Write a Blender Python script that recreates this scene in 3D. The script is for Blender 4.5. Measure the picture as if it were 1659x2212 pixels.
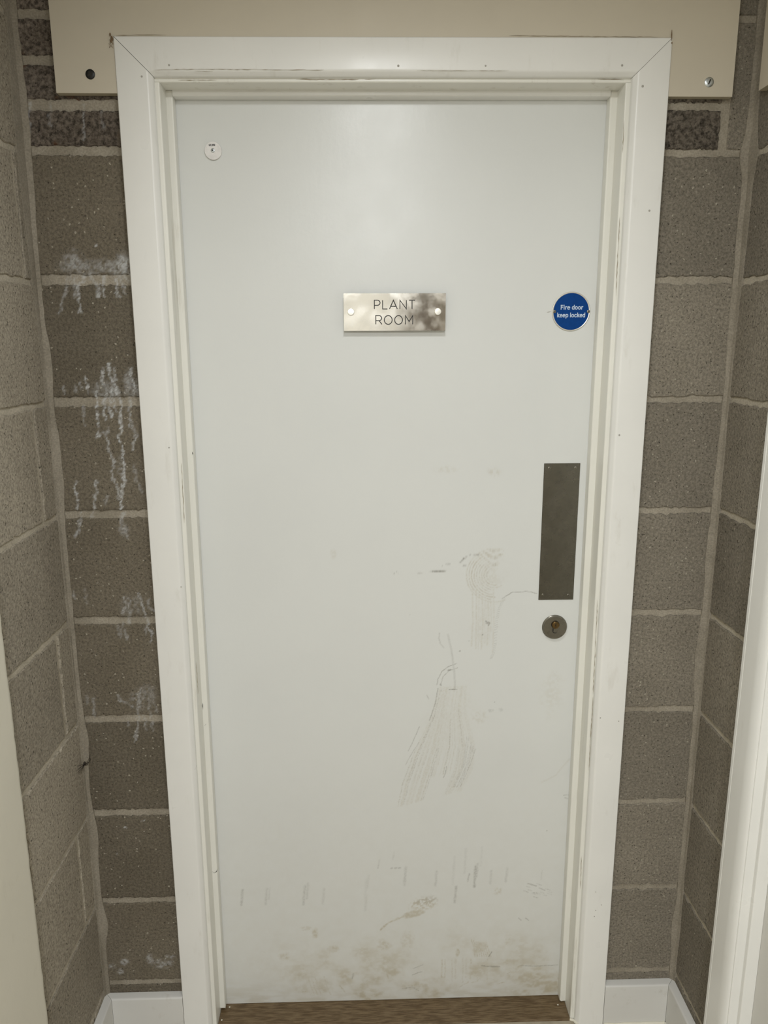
import bpy, math, random
import numpy as np
from mathutils import Vector, Matrix

for o in list(bpy.data.objects):
    bpy.data.objects.remove(o, do_unlink=True)
S = bpy.context.scene
COL = S.collection
random.seed(4)

# ------------------------------------------------------------------ camera
W_PX, H_PX, F_PX = 1659.0, 2212.0, 1648.1
CAM = Vector((0.0, -1.5155, 1.592))
CR = Vector((0.99957693, -0.02891125, -0.00317851))
CU = Vector((0.00936941, 0.21661279, 0.97621264))
CF = Vector((0.02753502, 0.97582941, -0.21679203))
cam_d = bpy.data.cameras.new('camera')
cam_d.sensor_fit = 'VERTICAL'
cam_d.sensor_height = 24.0
cam_d.lens = F_PX / H_PX * 24.0
cam_d.clip_start = 0.02
cam = bpy.data.objects.new('camera', cam_d)
COL.objects.link(cam)
m = Matrix.Identity(4)
for i in range(3):
    m[i][0], m[i][1], m[i][2], m[i][3] = CR[i], CU[i], -CF[i], CAM[i]
cam.matrix_world = m
S.camera = cam

# ------------------------------------------------------------------ world, lamps, exposure
wd = bpy.data.worlds.new('dark_building')
S.world = wd
wd.use_nodes = True
wd.node_tree.nodes['Background'].inputs[0].default_value = (1.0, 0.95, 0.86, 1)
wd.node_tree.nodes['Background'].inputs[1].default_value = 0.02

LAMP_Z = 2.285
LAMPS = [(0.06, -0.86, 7.0, 0.20), (0.06, -2.55, 46.0, 0.26), (0.06, -4.25, 24.0, 0.26)]
for i, (lx, ly, pw, dia) in enumerate(LAMPS):
    ld = bpy.data.lights.new('ceiling_lamp', 'AREA')
    ld.shape = 'DISK'
    ld.size = dia
    ld.energy = pw
    ld.color = (0.93, 0.95, 0.965)
    lo = bpy.data.objects.new('ceiling_lamp', ld)
    lo.location = (lx, ly, LAMP_Z)
    COL.objects.link(lo)

vs = S.view_settings
vs.view_transform = 'Standard'
vs.look = 'None'
vs.gamma = 1.0
vs.use_curve_mapping = False
vs.exposure = 0.0

# ------------------------------------------------------------------ key dimensions (metres)
XL, XR = -0.611, 0.7295          # faces of the two side walls
DOOR_Y = 0.066                   # face of the door leaf
ZJ = [2.158, 2.083, 2.008, 1.933, 1.708, 1.483, 1.258, 1.033, 0.808, 0.583, 0.358, 0.133]
CEIL = 2.31
END_Y = -5.2


def at(px, py, y):
    """where the line through a photo pixel meets the upright plane Y = y"""
    d = CF + CR * ((px - W_PX / 2) / F_PX) - CU * ((py - H_PX / 2) / F_PX)
    t = (y - CAM.y) / d.y
    return CAM + d * t


# ------------------------------------------------------------------ numpy noise
def _hash(ix, iy, seed):
    h = (ix.astype(np.int64) * 374761393 + iy.astype(np.int64) * 668265263 + seed * 1442695041) & 0x7fffffff
    h = ((h ^ (h >> 13)) * 1274126177) & 0x7fffffff
    return ((h ^ (h >> 16)) & 0xffff) / 65535.0


def vnoise(x, y, seed=0):
    ix, iy = np.floor(x), np.floor(y)
    fx, fy = x - ix, y - iy
    fx, fy = fx * fx * (3 - 2 * fx), fy * fy * (3 - 2 * fy)
    a, b = _hash(ix, iy, seed), _hash(ix + 1, iy, seed)
    c, d = _hash(ix, iy + 1, seed), _hash(ix + 1, iy + 1, seed)
    return (a * (1 - fx) + b * fx) * (1 - fy) + (c * (1 - fx) + d * fx) * fy


def fbm(x, y, seed=0, octs=4):
    t, amp, tot = 0, 0.5, 0
    for k in range(octs):
        t = t + amp * vnoise(x * 2 ** k, y * 2 ** k, seed + k)
        tot += amp
        amp *= 0.5
    return t / tot


def sstep(a, b, x):
    t = np.clip((x - a) / (b - a), 0, 1)
    return t * t * (3 - 2 * t)


def seg_dist(x, z, pts):
    best = np.full(x.shape, 9.0)
    for (ax, az), (bx, bz) in zip(pts[:-1], pts[1:]):
        dx, dz = bx - ax, bz - az
        L = dx * dx + dz * dz + 1e-12
        t = np.clip(((x - ax) * dx + (z - az) * dz) / L, 0, 1)
        best = np.minimum(best, np.hypot(x - ax - t * dx, z - az - t * dz))
    return best


# ------------------------------------------------------------------ object helpers
def link(o, parent=None):
    COL.objects.link(o)
    if parent is not None:
        o.parent = parent
    return o


def tag(o, label=None, cat=None, kind=None, group=None):
    if label: o['label'] = label
    if cat: o['category'] = cat
    if kind: o['kind'] = kind
    if group: o['group'] = group
    return o


def mesh(name, v, f, mat, parent=None, smooth=False, mats=None, fm=None):
    me = bpy.data.meshes.new(name)
    me.from_pydata([tuple(p) for p in v], [], [tuple(q) for q in f])
    for mm in (mats or [mat]):
        me.materials.append(mm)
    if fm:
        me.polygons.foreach_set('material_index', fm)
    if smooth:
        me.polygons.foreach_set('use_smooth', [True] * len(f))
    me.validate()
    me.update()
    return link(bpy.data.objects.new(name, me), parent)


def empty(name, loc=(0, 0, 0)):
    o = bpy.data.objects.new(name, None)
    o.empty_display_size = 0.05
    o.location = loc
    return link(o)


class G:
    """collects faces into one mesh"""
    def __init__(self):
        self.v, self.f, self.m = [], [], []

    def add(self, v, f, mi=0):
        n = len(self.v)
        self.v += [tuple(p) for p in v]
        self.f += [tuple(i + n for i in q) for q in f]
        self.m += [mi] * len(f)
        return self

    def box(self, x0, x1, y0, y1, z0, z1, mi=0):
        v = [(x, y, z) for x in (x0, x1) for y in (y0, y1) for z in (z0, z1)]
        f = [(0, 1, 3, 2), (4, 6, 7, 5), (0, 4, 5, 1), (2, 3, 7, 6), (0, 2, 6, 4), (1, 5, 7, 3)]
        return self.add(v, f, mi)

    def loft(self, rings, mi=0, caps=True):
        k = len(rings[0])
        v = [p for r in rings for p in r]
        f = []
        for a in range(len(rings) - 1):
            for i in range(k):
                j = (i + 1) % k
                f.append((a * k + i, a * k + j, (a + 1) * k + j, (a + 1) * k + i))
        if caps:
            f.append(tuple(range(k))[::-1])
            f.append(tuple((len(rings) - 1) * k + i for i in range(k)))
        return self.add(v, f, mi)

    def lathe(self, c, prof, seg=32, mi=0):
        """rings of (radius, height towards the viewer) about an axis along -Y"""
        rings = []
        for r, h in prof:
            rings.append([(c[0] + r * math.cos(2 * math.pi * i / seg), c[1] - h, c[2] + r * math.sin(2 * math.pi * i / seg)) for i in range(seg)])
        return self.loft(rings, mi)

    def tube(self, pts, rad, seg=8, mi=0):
        pts = [Vector(p) for p in pts]
        rings = []
        for i, p in enumerate(pts):
            t = (pts[min(i + 1, len(pts) - 1)] - pts[max(i - 1, 0)]).normalized()
            a = t.cross(Vector((0.13, 0.2, 0.97)))
            a = a.normalized() if a.length > 1e-4 else Vector((1, 0, 0))
            b = t.cross(a)
            r = rad[i] if hasattr(rad, '__len__') else rad
            rings.append([p + a * r * math.cos(2 * math.pi * k / seg) + b * r * math.sin(2 * math.pi * k / seg) for k in range(seg)])
        return self.loft(rings, mi)

    def ball(self, c, rx, ry, rz, seg=14, mi=0):
        rings = []
        for j in range(1, seg // 2):
            th = math.pi * j / (seg // 2)
            rings.append([(c[0] + rx * math.sin(th) * math.cos(2 * math.pi * i / seg), c[1] + ry * math.sin(th) * math.sin(2 * math.pi * i / seg), c[2] + rz * math.cos(th)) for i in range(seg)])
        return self.loft(rings, mi)

    def build(self, name, mat, parent=None, smooth=False, mats=None):
        return mesh(name, self.v, self.f, mat, parent, smooth, mats, self.m if mats else None)


def auto_smooth(o, deg=40):
    me = o.data
    me.polygons.foreach_set('use_smooth', [True] * len(me.polygons))
    me.set_sharp_from_angle(angle=math.radians(deg))
    return o


def rounded(pts, radii, seg=4):
    """polygon with rounded corners"""
    out, n = [], len(pts)
    for i in range(n):
        r = radii[i] if hasattr(radii, '__len__') else radii
        p, a, b = Vector(pts[i]), Vector(pts[i - 1]), Vector(pts[(i + 1) % n])
        if r <= 0:
            out.append(tuple(p))
            continue
        u, w = (a - p).normalized(), (b - p).normalized()
        for k in range(seg + 1):
            t = k / seg
            q = p + u * r * (1 - t) ** 2 + w * r * t ** 2
            out.append(tuple(q))
    return out


# ------------------------------------------------------------------ materials
class NT:
    def __init__(self, name):
        self.mat = bpy.data.materials.new(name)
        self.mat.use_nodes = True
        self.t = self.mat.node_tree
        self.b = self.t.nodes['Principled BSDF']
        self.b.inputs['Specular IOR Level'].default_value = 0.4

    def n(self, kind, **kw):
        nd = self.t.nodes.new(kind)
        for k, v in kw.items():
            if k.startswith('i_'):
                self.put(nd, k[2:].replace('_', ' '), v)
            else:
                setattr(nd, k, v)
        return nd

    def put(self, nd, key, v):
        s = nd.inputs[int(key)] if key.isdigit() else nd.inputs[key]
        if hasattr(v, 'is_output') and v.is_output:
            self.t.links.new(v, s)
        else:
            s.default_value = v

    def pos(self, sc=(1, 1, 1)):
        g = self.n('ShaderNodeNewGeometry')
        mp = self.n('ShaderNodeMapping')
        mp.inputs['Scale'].default_value = sc
        self.t.links.new(g.outputs['Position'], mp.inputs['Vector'])
        return mp.outputs[0]

    def noise(self, scale, detail=3.0, rough=0.55, vec=None):
        nd = self.n('ShaderNodeTexNoise')
        nd.inputs['Scale'].default_value = scale
        nd.inputs['Detail'].default_value = detail
        nd.inputs['Roughness'].default_value = rough
        self.t.links.new(vec or self.pos(), nd.inputs['Vector'])
        return nd.outputs['Fac']

    def voro(self, scale, vec=None):
        nd = self.n('ShaderNodeTexVoronoi')
        nd.inputs['Scale'].default_value = scale
        self.t.links.new(vec or self.pos(), nd.inputs['Vector'])
        return nd.outputs['Distance'], nd.outputs['Color']

    def ramp(self, fac, a, b, lo=0.0, hi=1.0):
        nd = self.n('ShaderNodeMapRange', interpolation_type='SMOOTHSTEP')
        self.t.links.new(fac, nd.inputs['Value'])
        for k, v in (('From Min', a), ('From Max', b), ('To Min', lo), ('To Max', hi)):
            nd.inputs[k].default_value = v
        return nd.outputs[0]

    def math(self, op, a, b=0.0):
        nd = self.n('ShaderNodeMath', operation=op)
        self.put(nd, '0', a)
        self.put(nd, '1', b)
        return nd.outputs[0]

    def mix(self, fac, a, b, mode='MIX'):
        nd = self.n('ShaderNodeMix', data_type='RGBA', blend_type=mode)
        for i, v in ((0, fac), (6, a), (7, b)):
            if hasattr(v, 'is_output'):
                self.t.links.new(v, nd.inputs[i])
            else:
                nd.inputs[i].default_value = v if i == 0 else (*v[:3], 1)
        return nd.outputs[2]

    def grey(self, v):
        nd = self.n('ShaderNodeCombineColor')
        for i in range(3):
            self.t.links.new(v, nd.inputs[i])
        return nd.outputs[0]

    def attr(self, name):
        return self.n('ShaderNodeAttribute', attribute_name=name, attribute_type='GEOMETRY').outputs['Fac']

    def color(self, c):
        if hasattr(c, 'is_output'):
            self.t.links.new(c, self.b.inputs['Base Color'])
        else:
            self.b.inputs['Base Color'].default_value = (*c, 1)
        return self

    def set(self, **kw):
        for k, v in kw.items():
            self.put(self.b, k.replace('_', ' '), v)
        return self

    def bump(self, h, strength, dist):
        nd = self.n('ShaderNodeBump')
        nd.inputs['Strength'].default_value = strength
        nd.inputs['Distance'].default_value = dist
        self.t.links.new(h, nd.inputs['Height'])
        self.t.links.new(nd.outputs[0], self.b.inputs['Normal'])
        return self


def block_material(name, c1, c2, coarse=1.0, rust=False, con=1.0):
    t = NT(name)
    c = t.mix(t.ramp(t.noise(7, 4), 0.35, 0.65), c1, c2)
    rnd = t.n('ShaderNodeObjectInfo').outputs['Random']
    c = t.mix(1.0, c, t.grey(t.ramp(rnd, 0, 1, 0.88, 1.1)), 'MULTIPLY')
    fine = t.noise(200 / coarse, 6, 0.72)
    c = t.mix(1.0, c, t.grey(t.ramp(fine, 0.36, 0.64, 1 - 0.26 * con, 1 + 0.24 * con)), 'MULTIPLY')
    pit = t.ramp(t.noise(230 / coarse, 2, 0.5), 0.36, 0.29)
    c = t.mix(t.math('MULTIPLY', pit, 0.72), c, (0.03, 0.025, 0.018))
    warp = t.n('ShaderNodeTexNoise')
    warp.inputs['Scale'].default_value = 300
    t.t.links.new(t.pos(), warp.inputs['Vector'])
    p_ = t.pos()
    p_.node.inputs['Location'].default_value = (0.002, 0.0034, 0.001)
    off = t.mix(0.006, p_, warp.outputs['Color'])
    d2, k2 = t.voro(150 / coarse, off)
    sp_ = t.n('ShaderNodeSeparateColor', i_Color=k2)
    speck = t.math('MULTIPLY', t.ramp(d2, 0.32, 0.15), t.ramp(sp_.outputs[1], 0.955, 0.972))
    c = t.mix(speck, c, (0.42, 0.385, 0.31))
    if rust:
        c = t.mix(t.ramp(t.noise(17, 3), 0.62, 0.7, 0, 0.75), c, (0.12, 0.045, 0.015))
    salt = t.attr('salt')
    c = t.mix(salt, c, (0.6, 0.61, 0.61))
    t.color(c).set(Roughness=0.95, Specular_IOR_Level=0.15)
    h = t.math('SUBTRACT', t.math('ADD', fine, t.math('MULTIPLY', t.noise(60 / coarse, 3), 0.6)), t.math('MULTIPLY', pit, 0.5))
    t.bump(h, 1.0, 0.002 * coarse)
    return t.mat


def mortar_material(name, c1, c2):
    t = NT(name)
    c = t.mix(t.ramp(t.noise(14, 4), 0.35, 0.68), c1, c2)
    fine = t.noise(300, 4, 0.6)
    c = t.mix(1.0, c, t.grey(t.ramp(fine, 0.3, 0.7, 0.82, 1.14)), 'MULTIPLY')
    salt = t.attr('salt')
    c = t.mix(salt, c, (0.6, 0.61, 0.62))
    t.color(c).set(Roughness=0.93, Specular_IOR_Level=0.15)
    t.bump(t.math('ADD', fine, t.noise(45, 3)), 0.5, 0.0015)
    return t.mat


def paint(name, c, rough=0.42, grime=0.0, vec=(1, 1, 1), bump=0.15, grime_c=(0.36, 0.31, 0.22)):
    t = NT(name)
    col = t.mix(t.ramp(t.noise(5, 4), 0.35, 0.7), c, tuple(k * 0.965 for k in c))
    if grime:
        g = t.math('MULTIPLY', t.ramp(t.noise(38, 5, 0.65, t.pos(vec)), 0.58, 0.78), grime)
        col = t.mix(g, col, grime_c)
    t.color(col).set(Roughness=t.ramp(t.noise(20, 3), 0.2, 0.8, rough - 0.03, rough + 0.04))
    t.bump(t.noise(90, 3, 0.5, t.pos(vec)), bump, 0.0006)
    return t.mat


def metal(name, c, rough, stain=0.0):
    t = NT(name)
    col = t.mix(t.ramp(t.noise(70, 5, 0.6), 0.4, 0.7, 0, 1), c, tuple(k * (1 - stain) for k in c))
    t.color(col).set(Metallic=1.0, Roughness=t.ramp(t.noise(35, 4), 0.35, 0.7, rough, rough + 0.1))
    return t.mat


def plain(name, c, rough=0.6, metallic=0.0):
    t = NT(name)
    col = t.mix(t.ramp(t.noise(120, 3), 0.35, 0.7), c, tuple(k * 0.9 for k in c))
    t.color(col).set(Roughness=rough, Metallic=metallic)
    return t.mat


M_BLOCK = block_material('dense_grey_block', (0.185, 0.16, 0.12), (0.162, 0.139, 0.103))
M_BLOCK_R = block_material('dense_grey_block_smooth', (0.262, 0.234, 0.187), (0.235, 0.209, 0.166))
M_BLOCK_L = block_material('dense_grey_block_pale', (0.375, 0.335, 0.268), (0.34, 0.302, 0.24))
M_BRICK = block_material('coarse_dark_brick', (0.195, 0.165, 0.136), (0.125, 0.103, 0.082), 1.8, True, 2.3)
M_BRICK_R = block_material('coarse_grey_brick', (0.19, 0.165, 0.135), (0.135, 0.115, 0.092), 1.8, False, 2.3)
M_MORTAR = mortar_material('buff_mortar', (0.365, 0.327, 0.262), (0.29, 0.258, 0.202))
M_MORTAR_P = mortar_material('pale_buff_mortar', (0.50, 0.452, 0.366), (0.42, 0.378, 0.30))
M_FILLET = mortar_material('corner_mortar', (0.30, 0.268, 0.215), (0.25, 0.222, 0.175))
M_FRAME = paint('white_gloss_frame', (0.84, 0.835, 0.80), 0.3, 0.16, (1, 1, 0.25))
M_FRAME_WORN = paint('white_worn_lining', (0.82, 0.81, 0.745), 0.32, 0.5, (1, 1, 0.12), 0.35)
M_SKIRT = paint('white_skirting', (0.68, 0.672, 0.64), 0.35, 0.25)
M_CREAM = paint('cream_board', (0.60, 0.545, 0.44), 0.5, 0.0)
M_CREAM_EDGE = paint('cream_board_edge', (0.5, 0.45, 0.34), 0.7, 0.3)
M_PLASTER = paint('cream_plaster', (0.76, 0.725, 0.62), 0.6, 0.12, (1, 1, 0.5), 0.5)
M_WHITEWALL = paint('white_wall', (0.72, 0.71, 0.67), 0.7)
M_CAULK = paint('white_sealant', (0.74, 0.71, 0.6), 0.4, 0.4, (1, 1, 1), 0.6)
M_STEEL = metal('brushed_steel', (0.74, 0.71, 0.645), 0.1, 0.1)
M_PLATE = metal('dull_steel', (0.20, 0.19, 0.16), 0.22, 0.14)
M_ROSE = metal('satin_nickel', (0.27, 0.255, 0.215), 0.24, 0.1)
M_ALU = metal('aluminium', (0.72, 0.70, 0.64), 0.3, 0.1)
M_BRASS = metal('tarnished_brass', (0.2, 0.13, 0.055), 0.28, 0.3)
M_ZINC = metal('zinc_plate', (0.62, 0.66, 0.68), 0.32, 0.15)
M_BLACK = plain('black_paint', (0.012, 0.012, 0.011), 0.4)
M_DARK = plain('dark_gap', (0.03, 0.026, 0.02), 0.8)
M_INK = plain('black_ink', (0.012, 0.012, 0.012), 0.5)
M_BLUE = plain('blue_enamel', (0.001, 0.05, 0.235), 0.45)
M_BLUE.node_tree.nodes['Principled BSDF'].inputs['Specular IOR Level'].default_value = 0.12
M_LETTER = plain('pale_blue_white_print', (0.62, 0.73, 0.86), 0.5)
M_DISC = plain('white_plastic', (0.84, 0.82, 0.8), 0.4)
M_FILLER = plain('filler_grey', (0.42, 0.40, 0.36), 0.7)
M_CRACK = plain('flaked_paint_crack', (0.34, 0.29, 0.21), 0.8)
M_SPIDER = plain('spider_brown_black', (0.02, 0.015, 0.01), 0.6)
M_COCOON = plain('dry_brown_web', (0.20, 0.13, 0.07), 0.9)
M_CEIL = paint('white_ceiling', (0.66, 0.65, 0.62), 0.8)
M_REFL_DARK = paint('dark_reflection_panel', (0.07, 0.045, 0.025), 0.4)

t = NT('beige_vinyl_floor')
t.color(t.mix(t.ramp(t.noise(26, 5), 0.35, 0.68), (0.42, 0.37, 0.285), (0.33, 0.29, 0.215))).set(Roughness=0.45)
M_FLOOR = t.mat

t = NT('brown_wood_threshold')
g1 = t.noise(26, 6, 0.62, t.pos((1.2, 14, 8)))
c = t.mix(t.ramp(g1, 0.33, 0.68), (0.085, 0.052, 0.022), (0.2, 0.142, 0.078))
c = t.mix(t.ramp(t.noise(60, 4, 0.6, t.pos((0.8, 22, 8))), 0.6, 0.72, 0, 0.7), c, (0.05, 0.03, 0.013))
t.color(c).set(Roughness=0.42)
t.bump(g1, 0.2, 0.0006)
M_WOOD = t.mat

t = NT('white_door_paint')
c = t.mix(t.ramp(t.noise(4, 4), 0.35, 0.7), (0.725, 0.737, 0.718), (0.71, 0.722, 0.704))
c = t.mix(t.attr('dirt'), c, (0.46, 0.405, 0.285))
c = t.mix(t.attr('scuff'), c, (0.17, 0.16, 0.135))
t.color(c).set(Roughness=t.ramp(t.noise(14, 3), 0.2, 0.8, 0.28, 0.33))
t.bump(t.math('ADD', t.noise(70, 3, 0.5, t.pos((1, 1, 0.2))), t.noise(160, 2, 0.5)), 0.16, 0.0006)
M_DOOR = t.mat

# ------------------------------------------------------------------ salt bloom on the left end of the door wall
def P3(pts, s=3.318, ox=0.0, oy=560.0, y=0.0):
    out = []
    for a, b in pts:
        q = at(ox + a / s, oy + b / s, y)
        out.append((q.x, q.z))
    return out


SALT = []
for pts, st in [
    ([(480, 120), (465, 230), (440, 330), (425, 390)], .4), ([(505, 120), (510, 170)], .35), ([(540, 130), (530, 200), (540, 280)], .5),
    ([(600, 115), (590, 160), (555, 185), (565, 280), (570, 380)], .75), ([(645, 110), (660, 150), (700, 185), (705, 270)], .75),
    ([(742, 115), (738, 190), (745, 265)], .65), ([(830, 110), (830, 190), (850, 265)], .85), ([(860, 110), (880, 200), (895, 250)], .45),
    ([(900, 120), (925, 165)], .55), ([(735, 790), (730, 850), (750, 900), (765, 970), (740, 1040), (745, 1100), (760, 1150)], .8),
    ([(780, 750), (790, 830), (820, 890), (830, 940), (855, 980), (865, 1060), (870, 1180), (880, 1240), (850, 1270), (875, 1330), (885, 1400), (890, 1500), (885, 1600), (870, 1720), (862, 1790)], .95),
    ([(820, 780), (835, 850), (800, 910), (830, 940)], .6),
    ([(700, 890), (690, 950), (685, 1050), (695, 1150), (710, 1220), (700, 1280)], .9), ([(615, 845), (625, 900), (632, 960)], .85),
    ([(575, 885), (585, 930)], .4), ([(455, 910), (460, 960)], .4), ([(540, 910), (545, 955)], .35),
    ([(930, 780), (940, 860), (960, 900), (955, 970)], .75), ([(905, 830), (915, 900), (900, 960)], .55), ([(980, 860), (985, 960)], .5),
    ([(800, 930), (790, 1000), (790, 1070), (800, 1130)], .85), ([(815, 1010), (830, 1090)], .7),
    ([(930, 1000), (935, 1100), (940, 1200), (975, 1250), (960, 1320), (950, 1370)], .55),
    ([(775, 1210), (760, 1260), (745, 1250)], .5), ([(740, 1240), (770, 1290), (780, 1340), (790, 1420), (820, 1460), (800, 1520), (815, 1590)], .55),
    ([(595, 1050), (600, 1120), (610, 1190)], .35), ([(550, 1590), (530, 1640), (555, 1700), (550, 1790)], .75),
    ([(690, 1590), (690, 1680), (665, 1740), (680, 1790)], .65), ([(580, 1820), (570, 1920), (545, 1990)], .5), ([(665, 1820), (650, 1850)], .45),
    ([(885, 1820), (870, 1900), (910, 1960), (920, 2000)], .55), ([(820, 1580), (850, 1650), (850, 1720)], .55),
    ([(960, 1480), (985, 1600), (1020, 1660)], .3), ([(760, 1700), (755, 1760)], .35)]:
    SALT.append((P3(pts), st))
for pts, st in [
    ([(885, 430), (905, 470), (880, 560)], .65), ([(925, 440), (930, 560), (925, 620)], .55), ([(880, 620), (890, 680), (910, 740)], .5),
    ([(990, 410), (1020, 480), (1045, 560), (1060, 640), (1090, 690), (1080, 750)], .7), ([(1070, 440), (1065, 500), (1110, 530)], .6),
    ([(520, 400), (540, 440)], .45), ([(610, 370), (620, 470)], .3), ([(1050, 640), (1045, 700)], .4), ([(850, 640), (865, 720)], .35),
    ([(840, 1130), (860, 1170), (910, 1190), (950, 1220)], .55), ([(670, 1160), (680, 1210), (670, 1290)], .55), ([(620, 1140), (630, 1190)], .35),
    ([(1010, 1080), (990, 1200), (990, 1300), (975, 1400), (970, 1460)], .62), ([(1060, 1150), (1070, 1240), (1080, 1300)], .5),
    ([(1090, 1110), (1120, 1250)], .4), ([(1030, 1290), (1050, 1380)], .5), ([(1085, 1320), (1095, 1390)], .45), ([(915, 1300), (918, 1350)], .4)]:
    SALT.append((P3(pts, 3.318, 0, 1160), st * .8))
for pts, st in [([(590, 745), (600, 900), (600, 1000)], .45), ([(355, 740), (360, 900)], .3), ([(725, 800), (735, 920)], .25), ([(208, 730), (206, 960)], .5)]:
    SALT.append((P3(pts, 3.318, 0, 0), st))
BLOTS = []
for px, py, rx, rz, st in [(160, 565, 26, 26, .5), (185, 580, 40, 18, .4), (230, 578, 40, 20, .4), (268, 572, 20, 28, .75), (255, 585, 35, 12, .5), (150, 575, 30, 15, .35),
                           (235, 845, 40, 24, .32), (280, 830, 16, 30, .4), (262, 1010, 10, 26, .45), (268, 1145, 14, 18, .35),
                           (285, 1310, 28, 30, .25), (305, 1510, 32, 30, .3), (320, 1500, 22, 30, .25),
                           (241, 2088, 11, 9, .7), (270, 2078, 12, 12, .75), (260, 2098, 10, 10, .6), (324, 2071, 10, 16, .65), (350, 2082, 30, 16, .5), (366, 2066, 14, 8, .5),
                           (270, 1788, 5, 4, .9), (309, 1774, 5, 4, .8), (209, 531, 4, 3, .9), (256, 1843, 4, 4, .6)]:
    q = at(px, py, 0)
    BLOTS.append((q.x, q.z, rx * 0.00093, rz * 0.00096, st))


def salt_at(x, z):
    wx = x + (fbm(x * 140, z * 140, 3, 3) - 0.5) * 0.011
    wz = z + (fbm(x * 140, z * 140, 9, 3) - 0.5) * 0.007
    lo = sstep(0.30, 0.62, fbm(x * 330, z * 330, 5, 3))
    s = np.zeros(x.shape)
    for pts, st in SALT:
        b0, b1 = min(p[1] for p in pts) - 0.02, max(p[1] for p in pts) + 0.02
        k = (z > b0) & (z < b1)
        if not k.any():
            continue
        d = seg_dist(wx[k], wz[k], pts)
        w = 0.0024 + 0.0018 * vnoise(wx[k] * 90, wz[k] * 60, 21)
        s[k] = np.maximum(s[k], st * sstep(1.0, 0.45, d / w) * (0.35 + 0.65 * lo[k]))
    blur = sstep(0.28, 0.6, fbm(x * 190, z * 190, 31, 4))
    for bx, bz, rx, rz, st in BLOTS:
        d = np.hypot((wx - bx) / rx, (wz - bz) / rz)
        s = np.maximum(s, st * sstep(1.15, 0.3, d) * blur)
    s = s * (0.6 + 0.55 * sstep(0.3, 0.65, fbm(x * 520, z * 520, 41, 2)))
    return np.clip(s, 0, 0.95)


# ------------------------------------------------------------------ block and brick builder
class Face:
    """a wall face: u runs along the wall, v is up, out is the way it looks"""
    def __init__(self, o, u, out):
        self.o, self.u, self.out = Vector(o), Vector(u), Vector(out)

    def p(self, u, v, d):
        return self.o + self.u * u + Vector((0, 0, v)) + self.out * d


F_BACK = Face((0, 0, 0), (1, 0, 0), (0, -1, 0))
F_LEFT = Face((XL, 0, 0), (0, -1, 0), (1, 0, 0))
F_RIGHT = Face((XR, 0, 0), (0, -1, 0), (-1, 0, 0))


def block(name, face, u0, u1, v0, v1, mat, parent, jit=0.0017, proud=0.0, step=0.022):
    rnd = random.Random(int(abs(u0 * 7919 + v0 * 104729) * 1000))
    pr = proud + rnd.uniform(-0.0005, 0.0007)
    pts = []
    def side(a, b, nrm):
        n = max(2, int((Vector(b) - Vector(a)).length / step))
        for i in range(n):
            t = i / n
            j = rnd.uniform(-jit, jit) + (rnd.uniform(-2, 0) * jit if rnd.random() < 0.12 else 0)
            j = min(j, 0.003)
            pts.append((a[0] + (b[0] - a[0]) * t + nrm[0] * j, a[1] + (b[1] - a[1]) * t + nrm[1] * j))
    side((u0, v0), (u1, v0), (0, -1))
    side((u1, v0), (u1, v1), (1, 0))
    side((u1, v1), (u0, v1), (0, 1))
    side((u0, v1), (u0, v0), (-1, 0))
    cu, cv = (u0 + u1) / 2, (v0 + v1) / 2
    n = len(pts)
    b = 0.0016
    def inset(p, k):
        return (p[0] - math.copysign(min(k, abs(p[0] - cu)), p[0] - cu), p[1] - math.copysign(min(k, abs(p[1] - cv)), p[1] - cv))
    org = face.p(cu, cv, 0)
    v = [face.p(*inset(p, b), pr) - org for p in pts] + [face.p(*p, pr - b) - org for p in pts] + [face.p(*p, -0.012) - org for p in pts]
    f = [tuple(range(n))]
    for a in (0, n):
        for i in range(n):
            j = (i + 1) % n
            f.append((a + i, a + n + i, a + n + j, a + j))
    f.append(tuple(range(2 * n, 3 * n))[::-1])
    o = mesh(name, v, f, mat, parent)
    o.location = org
    return o


def salted(name, u0, u1, v0, v1, mat, parent, jit=0.0017, step=0.0026, rough=0.0005):
    """a block of the door wall whose face is fine enough to carry the salt bloom and its own worn edge"""
    nu, nv = max(3, int((u1 - u0) / step)), max(3, int((v1 - v0) / step))
    gu, gv = np.meshgrid(np.linspace(u0, u1, nu), np.linspace(v0, v1, nv))
    s = int(abs(v0 * 911) * 10)
    ed = np.minimum(np.minimum(gu - u0, u1 - gu), np.minimum(gv - v0, v1 - gv))
    wob = sstep(0.03, 0.0, ed)
    X = gu + wob * (fbm(gu * 150, gv * 150, s, 3) - 0.5) * jit * 3.2
    Z = gv + wob * (fbm(gu * 150, gv * 150, s + 40, 3) - 0.5) * jit * 3.2
    Y = (fbm(gu * 210, gv * 210, s + 7, 3) - 0.5) * 2 * rough
    Y = Y + sstep(0.0032, 0.0, ed) * 0.0022
    Y[0, :] = Y[-1, :] = 0.012
    Y[:, 0] = Y[:, -1] = 0.012
    salt = salt_at(X.ravel(), Z.ravel())
    org = Vector(((u0 + u1) / 2, 0, (v0 + v1) / 2))
    v = np.stack([X.ravel() - org.x, Y.ravel(), Z.ravel() - org.z], 1)
    return grid_object(name, v, nu, nv, mat, parent, {'salt': salt}, org)


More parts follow.
